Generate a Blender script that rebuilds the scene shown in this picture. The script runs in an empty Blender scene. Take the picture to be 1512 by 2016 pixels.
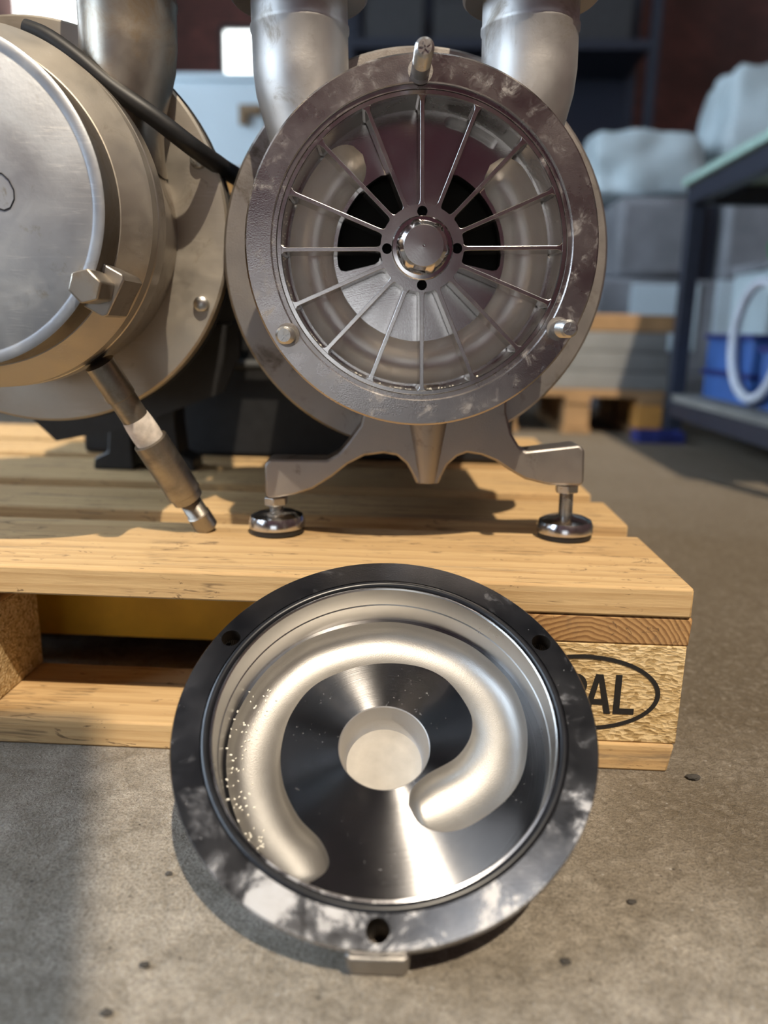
import bpy, bmesh, math, random
from math import sin, cos, pi, radians as rad, hypot, atan2
from mathutils import Matrix, Vector
from mathutils.geometry import delaunay_2d_cdt

scene = bpy.context.scene
COL = scene.collection
S = 0.001                      # everything below is written in millimetres
random.seed(7)

# ------------------------------------------------------------------ camera
cam_d = bpy.data.cameras.new('camera')
cam = bpy.data.objects.new('camera', cam_d)
COL.objects.link(cam)
CR = Vector((0.99864856, 0.04737459, 0.02137039))
CU = Vector((-0.03159543, 0.22693275, 0.97339779))
CF = Vector((-0.04126468, 0.97275751, -0.22812288))
CP = Vector((-197.182, -528.001, 317.072))
cam.matrix_world = Matrix(((CR.x, CU.x, -CF.x, CP.x*S), (CR.y, CU.y, -CF.y, CP.y*S),
                           (CR.z, CU.z, -CF.z, CP.z*S), (0, 0, 0, 1)))
cam_d.sensor_fit = 'HORIZONTAL'
cam_d.sensor_width = 36.0
FPX = 1518.946
cam_d.lens = 36.0*FPX/1512.0
cam_d.clip_start = 0.01
cam_d.clip_end = 100
cam_d.dof.use_dof = True
cam_d.dof.focus_distance = 0.543
cam_d.dof.aperture_fstop = 4.4
scene.camera = cam

def at(px, py, z):             # point seen at a photo pixel, z mm along the lens axis
    return CP + (CF + CR*((px-756)/FPX) - CU*((py-1008)/FPX))*z

# ------------------------------------------------------------------ light
world = bpy.data.worlds.new('world')
scene.world = world
world.use_nodes = True
bgn = world.node_tree.nodes['Background']
bgn.inputs[0].default_value = (0.90, 0.95, 1.0, 1)
bgn.inputs[1].default_value = 2.0

sun_d = bpy.data.lights.new('sun', 'SUN')
sun = bpy.data.objects.new('sun', sun_d)
COL.objects.link(sun)
SUN_DIR = Vector((-0.22, 0.60, -1.0)).normalized()
sun.rotation_euler = SUN_DIR.to_track_quat('-Z', 'Y').to_euler()
sun.location = (1.3, -4.2, 7.5)
sun_d.energy = 4.3
sun_d.angle = rad(0.8)
sun_d.color = (1.0, 0.86, 0.67)

vs = scene.view_settings
vs.view_transform = 'Standard'
vs.look = 'None'
vs.exposure = 0.08
vs.gamma = 1.0
vs.use_curve_mapping = False
scene.cycles.max_bounces = 6
scene.cycles.diffuse_bounces = 3
scene.cycles.glossy_bounces = 4
scene.cycles.transmission_bounces = 2
scene.cycles.caustics_refractive = False
WINDOW_POWER = 10.5
ROOF_FILL_POWER = 2.5

# ------------------------------------------------------------------ materials
def new_mat(name):
    m = bpy.data.materials.new(name)
    m.use_nodes = True
    nt = m.node_tree
    return m, nt, nt.nodes['Principled BSDF']

class NT:
    """small node-building helper"""
    def __init__(s, nt): s.nt = nt
    def n(s, kind, **kw):
        nd = s.nt.nodes.new(kind)
        for k, v in kw.items():
            setattr(nd, k, v)
        return nd
    def link(s, a, b): s.nt.links.new(a, b)
    def put(s, sock, v):
        if isinstance(v, bpy.types.NodeSocket): s.link(v, sock)
        else: sock.default_value = v
    def coord(s, scale=(1, 1, 1), rnd=False, kind='Object'):
        tc = s.n('ShaderNodeTexCoord')
        out = tc.outputs[kind]
        mp = s.n('ShaderNodeMapping')
        mp.inputs['Scale'].default_value = scale
        if rnd:
            oi = s.n('ShaderNodeObjectInfo')
            mu = s.n('ShaderNodeVectorMath', operation='SCALE')
            mu.inputs[0].default_value = (1.7, 0.9, 1.3)
            s.link(oi.outputs['Random'], mu.inputs['Scale'])
            ad = s.n('ShaderNodeVectorMath', operation='ADD')
            s.link(out, ad.inputs[0]); s.link(mu.outputs[0], ad.inputs[1])
            out = ad.outputs[0]
        s.link(out, mp.inputs[0])
        return mp.outputs[0]
    def noise(s, vec, scale, detail=4, rough=0.55, dist=0.0):
        nd = s.n('ShaderNodeTexNoise')
        s.link(vec, nd.inputs['Vector'])
        nd.inputs['Scale'].default_value = scale
        nd.inputs['Detail'].default_value = detail
        nd.inputs['Roughness'].default_value = rough
        nd.inputs['Distortion'].default_value = dist
        return nd.outputs['Fac']
    def ramp(s, fac, stops):
        nd = s.n('ShaderNodeValToRGB')
        el = nd.color_ramp.elements
        while len(el) < len(stops): el.new(0.5)
        for e, (p, c) in zip(el, stops):
            e.position = p
            e.color = c if len(c) == 4 else (*c, 1)
        s.link(fac, nd.inputs[0])
        return nd.outputs[0]
    def rng(s, fac, a, b, c, d, smooth=False):
        nd = s.n('ShaderNodeMapRange')
        if smooth: nd.interpolation_type = 'SMOOTHSTEP'
        s.put(nd.inputs[0], fac)
        for i, v in enumerate((a, b, c, d)): nd.inputs[i+1].default_value = v
        return nd.outputs[0]
    def math(s, op, a, b=0.0):
        nd = s.n('ShaderNodeMath', operation=op)
        s.put(nd.inputs[0], a); s.put(nd.inputs[1], b)
        return nd.outputs[0]
    def mix(s, fac, a, b):
        nd = s.n('ShaderNodeMix', data_type='RGBA')
        s.put(nd.inputs[0], fac)
        for sock, v in ((nd.inputs[6], a), (nd.inputs[7], b)):
            if isinstance(v, bpy.types.NodeSocket): s.link(v, sock)
            else: sock.default_value = v if len(v) == 4 else (*v, 1)
        return nd.outputs[2]
    def bump(s, h, strength, dist=0.001):
        nd = s.n('ShaderNodeBump')
        nd.inputs['Strength'].default_value = strength
        nd.inputs['Distance'].default_value = dist
        s.link(h, nd.inputs['Height'])
        return nd.outputs[0]

def plain(name, col, rough=0.6, metal=0.0, var=0.15, scale=40, bump=0.0):
    m, nt, p = new_mat(name); g = NT(nt)
    v = g.coord(rnd=True)
    f = g.noise(v, scale, 5)
    a = tuple(c*(1-var) for c in col); b = tuple(min(1, c*(1+var)) for c in col)
    g.link(g.ramp(f, [(0.3, a), (0.7, b)]), p.inputs['Base Color'])
    p.inputs['Roughness'].default_value = rough
    p.inputs['Metallic'].default_value = metal
    if bump: g.link(g.bump(f, bump), p.inputs['Normal'])
    return m

def metal(name, col, r0, r1, grime=(0.10, 0.08, 0.06), grime_amt=0.0, dust=(0.7, 0.68, 0.66), dust_amt=0.0,
          grain=900, grain_bump=0.0, dust_scale=30, low_dust=None, aniso=0.0, rings=0.0, scratch=0.0):
    """steel: smudged roughness, grime blotches, powdery dust, optional turned rings about local Y"""
    m, nt, p = new_mat(name); g = NT(nt)
    v = g.coord()
    big = g.noise(v, 22, 6, 0.6)
    fine = g.noise(v, grain, 3, 0.6)
    c = g.mix(g.rng(big, 0.3, 0.7, 0, 1), tuple(x*0.88 for x in col), col)
    rough = g.rng(big, 0.3, 0.7, r0, r1)
    met = None
    if grime_amt:
        gm = g.rng(g.noise(v, 35, 6, 0.68, 0.6), 0.62-grime_amt*0.35, 0.75, 0, 0.85, True)
        c = g.mix(gm, c, grime)
        rough = g.math('MAXIMUM', rough, g.math('MULTIPLY', gm, 0.6))
        met = g.math('SUBTRACT', 1.0, g.math('MULTIPLY', gm, 0.5))
    if dust_amt:
        dn = g.noise(v, dust_scale, 6, 0.66, 0.5)
        if low_dust:
            sx = g.n('ShaderNodeSeparateXYZ'); g.link(v, sx.inputs[0])
            gr = g.rng(sx.outputs['Z'], low_dust[0], low_dust[1], 0.0, low_dust[2], True)
            dn = g.math('ADD', dn, gr)
        dm = g.rng(dn, 0.66-dust_amt*0.3, 0.86 if low_dust else 0.80, 0, 0.8, True)
        speck = g.rng(g.noise(v, 420, 3, 0.7), 0.66, 0.72, 0, 0.55, True)
        dm = g.math('MAXIMUM', dm, g.math('MULTIPLY', speck, g.rng(dn, 0.45, 0.62, 0, 1)))
        c = g.mix(dm, c, dust)
        rough = g.math('MAXIMUM', rough, g.math('MULTIPLY', dm, 0.75))
        d2 = g.math('SUBTRACT', 1.0, dm)
        met = d2 if met is None else g.math('MULTIPLY', met, d2)
    if scratch:
        for ang, sc in ((0.5, 130), (-0.35, 100), (1.35, 150)):
            mp = g.n('ShaderNodeMapping'); mp.inputs['Rotation'].default_value = (0, ang, 0); mp.inputs['Scale'].default_value = (0.05, 1, 1)
            g.link(v, mp.inputs[0])
            ln = g.noise(mp.outputs[0], sc, 3, 0.6, 0.3)
            msk = g.rng(g.noise(v, 30, 4), 0.48, 0.60, 0, 1, True)
            lm_ = g.math('MULTIPLY', g.rng(g.math('ABSOLUTE', g.math('SUBTRACT', ln, 0.55)), 0.0, 0.012, scratch, 0.0), msk)
            c = g.mix(lm_, c, (0.72, 0.73, 0.74))
    g.link(c, p.inputs['Base Color'])
    g.link(rough, p.inputs['Roughness'])
    if met is None: p.inputs['Metallic'].default_value = 1.0
    else: g.link(met, p.inputs['Metallic'])
    h = None
    if rings:
        sx = g.n('ShaderNodeSeparateXYZ'); g.link(v, sx.inputs[0])
        r2 = g.math('ADD', g.math('MULTIPLY', sx.outputs['X'], sx.outputs['X']), g.math('MULTIPLY', sx.outputs['Z'], sx.outputs['Z']))
        r = g.math('SQRT', r2)
        n1 = g.n('ShaderNodeTexNoise', noise_dimensions='1D')
        g.link(r, n1.inputs['W']); n1.inputs['Scale'].default_value = 1400; n1.inputs['Detail'].default_value = 3
        nb = g.n('ShaderNodeBump'); nb.inputs['Strength'].default_value = rings; nb.inputs['Distance'].default_value = 0.0004
        g.link(n1.outputs['Fac'], nb.inputs['Height'])
        h = nb.outputs[0]
    if grain_bump:
        nb = g.n('ShaderNodeBump'); nb.inputs['Strength'].default_value = grain_bump; nb.inputs['Distance'].default_value = 0.0005
        g.link(fine, nb.inputs['Height'])
        if h is not None: g.link(h, nb.inputs['Normal'])
        h = nb.outputs[0]
    if h is not None: g.link(h, p.inputs['Normal'])
    if aniso:
        p.inputs['Anisotropic'].default_value = aniso
        t = g.n('ShaderNodeTangent', direction_type='RADIAL', axis='Y')
        g.link(t.outputs[0], p.inputs['Tangent'])
        p.inputs['Anisotropic Rotation'].default_value = 0.25
    return m

def wood(name, axis, c_dark, c_light, ring_scale=90, off=(0.0, 0.0, 0.0), stain=0.5, ring_amt=0.6):
    """solid wood: growth rings about the board's own long axis, fibres and stains"""
    m, nt, p = new_mat(name); g = NT(nt)
    v = g.coord(rnd=True)
    st = {'X': (1.5, 22, 22), 'Y': (22, 1.5, 22)}[axis]
    mp = g.n('ShaderNodeMapping'); mp.inputs['Scale'].default_value = st; g.link(v, mp.inputs[0])
    warp = g.noise(mp.outputs[0], 1.2, 3)
    tc = g.n('ShaderNodeTexCoord')
    sx = g.n('ShaderNodeSeparateXYZ'); g.link(tc.outputs['Object'], sx.inputs[0])
    a, b = ('Y', 'Z') if axis == 'X' else ('X', 'Z')
    ia, ib = ('XYZ'.index(a), 'XYZ'.index(b))
    da = g.math('SUBTRACT', sx.outputs[a], off[ia]); db = g.math('SUBTRACT', sx.outputs[b], off[ib])
    r = g.math('SQRT', g.math('ADD', g.math('MULTIPLY', da, da), g.math('MULTIPLY', db, db)))
    r = g.math('ADD', r, g.math('MULTIPLY', warp, 0.012))
    ring = g.math('FRACT', g.math('MULTIPLY', r, ring_scale*2.2))
    ringf = g.rng(ring, 0.25, 1.0, 0.0, 1.0, True)
    fib = g.noise(mp.outputs[0], 14, 5, 0.65)
    f = g.math('ADD', g.math('MULTIPLY', ringf, ring_amt), g.math('MULTIPLY', fib, 1.0-ring_amt*0.5))
    col = g.ramp(f, [(0.25, c_light), (0.95, c_dark)])
    big = g.noise(v, 5, 4)
    col = g.mix(g.rng(big, 0.35, 0.7, 0, 0.3), col, tuple(x*0.72 for x in c_light))
    if stain:
        mp2 = g.n('ShaderNodeMapping'); mp2.inputs['Scale'].default_value = tuple(0.35*x for x in st); g.link(v, mp2.inputs[0])
        sn = g.noise(mp2.outputs[0], 7, 8, 0.7, 0.8)
        sm = g.rng(sn, 0.55, 0.70, 0, stain*0.75, True)
        col = g.mix(sm, col, (0.10, 0.085, 0.075))
        cr = g.noise(mp.outputs[0], 6, 2, 0.5, 1.2)
        cm = g.rng(g.math('ABSOLUTE', g.math('SUBTRACT', cr, 0.5)), 0.0, 0.035, 0.8*stain, 0.0)
        gate = g.rng(g.noise(v, 14, 3), 0.54, 0.62, 0, 1, True)
        col = g.mix(g.math('MULTIPLY', cm, gate), col, (0.07, 0.045, 0.03))
        mp3 = g.n('ShaderNodeMapping'); mp3.inputs['Scale'].default_value = tuple(0.6+0.10*x for x in st); g.link(v, mp3.inputs[0])
        dn = g.noise(mp3.outputs[0], 26, 4, 0.75, 1.6)
        col = g.mix(g.rng(dn, 0.605, 0.66, 0, 0.72, True), col, (0.10, 0.06, 0.035))
    g.link(col, p.inputs['Base Color'])
    p.inputs['Roughness'].default_value = 0.78
    p.inputs['Specular IOR Level'].default_value = 0.25
    g.link(g.bump(fib, 0.35, 0.001), p.inputs['Normal'])
    return m

def chipboard():
    m, nt, p = new_mat('pressed_chip_block'); g = NT(nt)
    v = g.coord(rnd=True)
    mp = g.n('ShaderNodeMapping'); mp.inputs['Scale'].default_value = (0.55, 1, 1.3); mp.inputs['Rotation'].default_value = (0.2, 0.4, 0.1)
    g.link(v, mp.inputs[0])
    nz = g.n('ShaderNodeTexNoise'); g.link(mp.outputs[0], nz.inputs['Vector']); nz.inputs['Scale'].default_value = 60
    mixv = g.n('ShaderNodeVectorMath', operation='SCALE'); g.link(nz.outputs['Color'], mixv.inputs[0]); mixv.inputs['Scale'].default_value = 0.012
    ad = g.n('ShaderNodeVectorMath', operation='ADD'); g.link(mp.outputs[0], ad.inputs[0]); g.link(mixv.outputs[0], ad.inputs[1])
    vo = g.n('ShaderNodeTexVoronoi'); g.link(ad.outputs[0], vo.inputs['Vector']); vo.inputs['Scale'].default_value = 380
    sv = g.n('ShaderNodeSeparateColor'); g.link(vo.outputs['Color'], sv.inputs[0])
    col = g.ramp(sv.outputs[0], [(0.0, (0.34, 0.22, 0.09)), (0.4, (0.58, 0.41, 0.20)), (1.0, (0.76, 0.58, 0.33))])
    dirt = g.noise(v, 28, 6, 0.7)
    col = g.mix(g.rng(dirt, 0.55, 0.75, 0, 0.55, True), col, (0.16, 0.11, 0.05))
    g.link(col, p.inputs['Base Color'])
    p.inputs['Roughness'].default_value = 0.85
    p.inputs['Specular IOR Level'].default_value = 0.2
    hh = g.math('ADD', vo.outputs['Distance'], g.noise(v, 300, 4, 0.7))
    g.link(g.bump(hh, 0.5, 0.0014), p.inputs['Normal'])
    return m

def concrete():
    m, nt, p = new_mat('worn_concrete_floor'); g = NT(nt)
    v = g.coord()
    big = g.noise(v, 4.5, 6, 0.6)
    mid = g.noise(v, 38, 6, 0.68, 0.4)
    fine = g.noise(v, 520, 4, 0.7)
    base = g.ramp(mid, [(0.30, (0.25, 0.215, 0.168)), (0.5, (0.41, 0.36, 0.295)), (0.70, (0.56, 0.50, 0.42))])
    base = g.mix(g.rng(big, 0.40, 0.62, 0, 0.55), base, (0.20, 0.165, 0.115))
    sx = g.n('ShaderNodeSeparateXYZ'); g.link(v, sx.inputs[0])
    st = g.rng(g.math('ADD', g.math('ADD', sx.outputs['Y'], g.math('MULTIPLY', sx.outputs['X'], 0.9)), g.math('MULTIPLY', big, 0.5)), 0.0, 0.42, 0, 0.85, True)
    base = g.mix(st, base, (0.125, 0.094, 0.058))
    base = g.mix(g.rng(fine, 0.36, 0.56, 0.62, 0.0), base, (0.10, 0.085, 0.07))
    grn = g.noise(v, 150, 5, 0.78, 0.9)
    base = g.mix(g.rng(grn, 0.50, 0.72, 0.0, 0.38), base, (0.55, 0.50, 0.43))
    vo = g.n('ShaderNodeTexVoronoi'); g.link(v, vo.inputs['Vector']); vo.inputs['Scale'].default_value = 95; vo.inputs['Randomness'].default_value = 1
    pit = g.rng(g.math('ADD', vo.outputs['Distance'], g.math('MULTIPLY', mid, 0.35)), 0.20, 0.26, 0.8, 0.0, True)
    base = g.mix(pit, base, (0.055, 0.045, 0.038))
    vo2 = g.n('ShaderNodeTexVoronoi'); g.link(v, vo2.inputs['Vector']); vo2.inputs['Scale'].default_value = 60
    wht = g.rng(g.math('ADD', vo2.outputs['Distance'], g.math('MULTIPLY', fine, 0.12)), 0.10, 0.13, 0.6, 0.0, True)
    base = g.mix(wht, base, (0.55, 0.52, 0.48))
    g.link(base, p.inputs['Base Color'])
    p.inputs['Roughness'].default_value = 0.82
    p.inputs['Specular IOR Level'].default_value = 0.3
    hh = g.math('ADD', g.math('MULTIPLY', mid, 0.8), g.math('MULTIPLY', fine, 0.5))
    g.link(g.bump(g.math('ADD', hh, grn), 0.9, 0.0035), p.inputs['Normal'])
    return m

def brick():
    m, nt, p = new_mat('dark_red_brick_wall'); g = NT(nt)
    tc = g.n('ShaderNodeTexCoord')
    sx = g.n('ShaderNodeSeparateXYZ'); g.link(tc.outputs['Object'], sx.inputs[0])
    cb = g.n('ShaderNodeCombineXYZ')
    g.link(g.math('ADD', sx.outputs['X'], sx.outputs['Y']), cb.inputs[0]); g.link(sx.outputs['Z'], cb.inputs[1])
    b = g.n('ShaderNodeTexBrick'); g.link(cb.outputs[0], b.inputs['Vector'])
    b.inputs['Scale'].default_value = 4.0
    b.inputs['Color1'].default_value = (0.30, 0.12, 0.10, 1)
    b.inputs['Color2'].default_value = (0.21, 0.09, 0.08, 1)
    b.inputs['Mortar'].default_value = (0.13, 0.09, 0.08, 1)
    b.inputs['Mortar Size'].default_value = 0.018
    v = g.coord()
    c = g.mix(g.rng(g.noise(v, 1.6, 5), 0.35, 0.65, 0, 0.6), b.outputs[0], (0.085, 0.06, 0.055))
    g.link(c, p.inputs['Base Color']); p.inputs['Roughness'].default_value = 0.9
    return m

def emit(name, col, power):
    m, nt, p = new_mat(name)
    p.inputs['Base Color'].default_value = (0.8, 0.85, 0.9, 1)
    p.inputs['Emission Color'].default_value = (*col, 1)
    p.inputs['Emission Strength'].default_value = power
    return m

M = {}
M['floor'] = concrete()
M['brick'] = brick()
M['ceiling'] = plain('dark_roof_sheeting', (0.045, 0.04, 0.04), 0.8, 0, 0.3, 2)
M['window'] = emit('bright_daylight_pane', (0.68, 0.83, 1.0), WINDOW_POWER)
M['window_far'] = emit('far_daylight_pane', (0.95, 1.0, 0.98), 3.5)
M['roof_fill'] = emit('roof_fill_pane', (0.95, 0.97, 1.0), ROOF_FILL_POWER)
M['frame'] = plain('dark_window_frame', (0.06, 0.06, 0.065), 0.5)
M['board'] = wood('pallet_board_wood', 'X', (0.42, 0.255, 0.11), (0.63, 0.43, 0.215), 70, (0, 0.03, -0.13), 0.8, 0.32)
M['stringer'] = wood('pallet_stringer_wood', 'Y', (0.22, 0.105, 0.04), (0.50, 0.29, 0.12), 120, (-0.005, 0, -0.045), 0.35, 0.95)
M['chip'] = chipboard()
M['ink'] = plain('black_stamp_ink', (0.012, 0.010, 0.009), 0.8, 0, 0.3, 300)
M['ring'] = metal('smudged_machined_steel', (0.46, 0.425, 0.41), 0.20, 0.36, dust=(0.42, 0.40, 0.38), dust_amt=0.50, grain_bump=0.2, grain=900, dust_scale=75)
M['bore'] = metal('turned_bore_steel', (0.64, 0.61, 0.58), 0.22, 0.34, dust=(0.5, 0.46, 0.42), dust_amt=0.15, grain_bump=0.06, rings=0.10)
M['plate'] = metal('ground_plate_steel', (0.62, 0.59, 0.57), 0.14, 0.24, grain_bump=0.10, rings=0.06)
M['channel'] = metal('blasted_channel_steel', (0.94, 0.91, 0.87), 0.36, 0.46, grain_bump=0.35, grain=1100)
M['impeller'] = metal('bright_impeller_steel', (0.58, 0.55, 0.53), 0.16, 0.28, dust=(0.5, 0.48, 0.45), dust_amt=0.2, grain_bump=0.05)
M['polish'] = metal('polished_nut_steel', (0.66, 0.63, 0.62), 0.09, 0.18)
M['cast'] = metal('grey_cast_steel', (0.42, 0.39, 0.365), 0.42, 0.56, grime_amt=0.25, grain_bump=0.35, grain=800)
M['pipe'] = metal('welded_pipe_steel', (0.68, 0.67, 0.655), 0.44, 0.56, grime=(0.28, 0.24, 0.19), grime_amt=0.25, grain_bump=0.15, grain=420)
M['pipe_old'] = metal('stained_pipe_steel', (0.47, 0.43, 0.37), 0.30, 0.48, grime=(0.26, 0.18, 0.10), grime_amt=0.6, grain_bump=0.12, grain=420)
M['old_face'] = metal('scratched_cool_shade_steel', (0.52, 0.545, 0.585), 0.40, 0.54, grime=(0.20, 0.16, 0.10), grime_amt=0.14, dust=(0.52, 0.55, 0.59), dust_amt=0.75, grain_bump=0.2, grain=260, dust_scale=18, scratch=0.5)  # bluish base and dust tone paint in the cool shade on this face
M['old_side'] = metal('brown_grimed_steel', (0.50, 0.46, 0.41), 0.36, 0.5, grime=(0.17, 0.12, 0.075), grime_amt=0.35, grain_bump=0.12, grain=500)
M['old_dark'] = metal('grimed_shade_side_steel', (0.26, 0.235, 0.205), 0.40, 0.55, grime=(0.12, 0.085, 0.05), grime_amt=0.6, grain_bump=0.15, grain=400)  # real grime, plus the side's dim shade put into a darker base
M['old_flange'] = metal('tan_matte_steel', (0.52, 0.475, 0.41), 0.45, 0.58, grime=(0.20, 0.16, 0.11), grime_amt=0.12, dust=(0.40, 0.36, 0.30), dust_amt=0.85, dust_scale=16, grain_bump=0.12, grain=300, scratch=0.15)  # tan tone blended in patches for a matte surface
M['drain'] = metal('dirty_drain_pipe_steel', (0.36, 0.33, 0.29), 0.28, 0.42, grime=(0.12, 0.095, 0.07), grime_amt=0.75, grain_bump=0.15)
M['lime'] = plain('white_lime_crust', (0.66, 0.60, 0.54), 0.9, 0, 0.25, 120, 0.6)
M['chrome'] = metal('levelling_foot_chrome', (0.62, 0.61, 0.61), 0.13, 0.28, grime=(0.2, 0.18, 0.15), grime_amt=0.2)
M['zinc'] = metal('zinc_stud_steel', (0.60, 0.59, 0.57), 0.25, 0.4, grime=(0.3, 0.28, 0.24), grime_amt=0.45, grain_bump=0.3, grain=600)
M['rubber'] = plain('black_rubber', (0.012, 0.012, 0.013), 0.5, 0, 0.3, 80)
M['oring'] = plain('black_oring_rubber', (0.010, 0.011, 0.014), 0.32, 0, 0.3, 60)
M['cavity'] = plain('painted_cavity_shade', (0.006, 0.007, 0.006), 0.7)  # near-black colour painting the shade inside ports and hub holes
M['motor'] = plain('dark_grey_motor_paint', (0.05, 0.052, 0.055), 0.55)
M['cover_rim'] = metal('dark_polished_rim_steel', (0.32, 0.32, 0.34), 0.12, 0.22, dust=(0.44, 0.44, 0.45), dust_amt=0.26, grain_bump=0.08, dust_scale=30, low_dust=(0.02, -0.125, 0.19))
M['cover_wall'] = metal('turned_wall_steel', (0.62, 0.60, 0.57), 0.26, 0.34, rings=0.05)
M['cover_plate'] = metal('turned_plate_steel', (0.31, 0.305, 0.31), 0.18, 0.23, aniso=0.98, rings=0.14, dust=(0.5, 0.5, 0.5), dust_amt=0.02)
M['cover_groove'] = metal('blasted_groove_steel', (0.47, 0.455, 0.435), 0.44, 0.52, grain_bump=0.22, grain=1300)
M['cover_cup'] = metal('blasted_cup_steel', (0.52, 0.50, 0.48), 0.44, 0.54, grain_bump=0.2, dust=(0.48, 0.46, 0.43), dust_amt=0.9, dust_scale=20)
M['hole'] = plain('dark_brown_hole', (0.035, 0.026, 0.018), 0.5, 0.4, 0.4, 90)  # dark brown colour for the bolt hole walls
M['powder'] = plain('pale_powder', (0.42, 0.395, 0.36), 0.95, 0, 0.08, 90, 0.3)
M['cover_cast'] = metal('cast_cover_back', (0.40, 0.38, 0.36), 0.38, 0.5, grain_bump=0.3)
M['pellet'] = plain('white_pellet', (0.85, 0.83, 0.76), 0.5, 0, 0.08, 30)
M['fork'] = plain('yellow_fork_paint', (0.86, 0.46, 0.03), 0.5, 0, 0.25, 12)
M['stone'] = plain('dark_grit', (0.05, 0.045, 0.04), 0.9)
M['table'] = plain('dark_blue_grey_steel', (0.035, 0.042, 0.062), 0.45, 0.2)
M['table_top'] = plain('green_grey_table_top', (0.35, 0.52, 0.46), 0.5)
M['blue'] = plain('blue_plastic', (0.045, 0.12, 0.36), 0.5, 0, 0.4, 6)
M['white_hose'] = plain('white_hose', (0.55, 0.60, 0.68), 0.5)
M['film'] = plain('white_wrapping_film', (0.62, 0.74, 0.78), 0.45, 0, 0.18, 3, 0.4)
M['greymach'] = plain('grey_machine_paint', (0.24, 0.25, 0.27), 0.6, 0, 0.4, 4)
M['pale'] = plain('pale_blue_cabinet_paint', (0.62, 0.74, 0.80), 0.55, 0, 0.06, 3)
M['brown'] = plain('brown_wood_knob', (0.22, 0.14, 0.07), 0.6)
M['orange'] = plain('orange_box_card', (0.62, 0.30, 0.07), 0.7, 0, 0.25, 6)
M['slab'] = plain('grey_slab', (0.20, 0.20, 0.19), 0.8, 0, 0.25, 4)
M['green'] = plain('green_plastic', (0.03, 0.26, 0.07), 0.5)
M['navy'] = plain('navy_plastic', (0.02, 0.03, 0.16), 0.5)
M['farwood'] = plain('far_pallet_wood', (0.34, 0.20, 0.09), 0.8, 0, 0.25, 8)
M['maroon'] = plain('maroon_standin_paint', (0.17, 0.050, 0.065), 0.45, 0, 0.12, 3)
M['marker'] = plain('black_marker', (0.008, 0.008, 0.012), 0.6)

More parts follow.
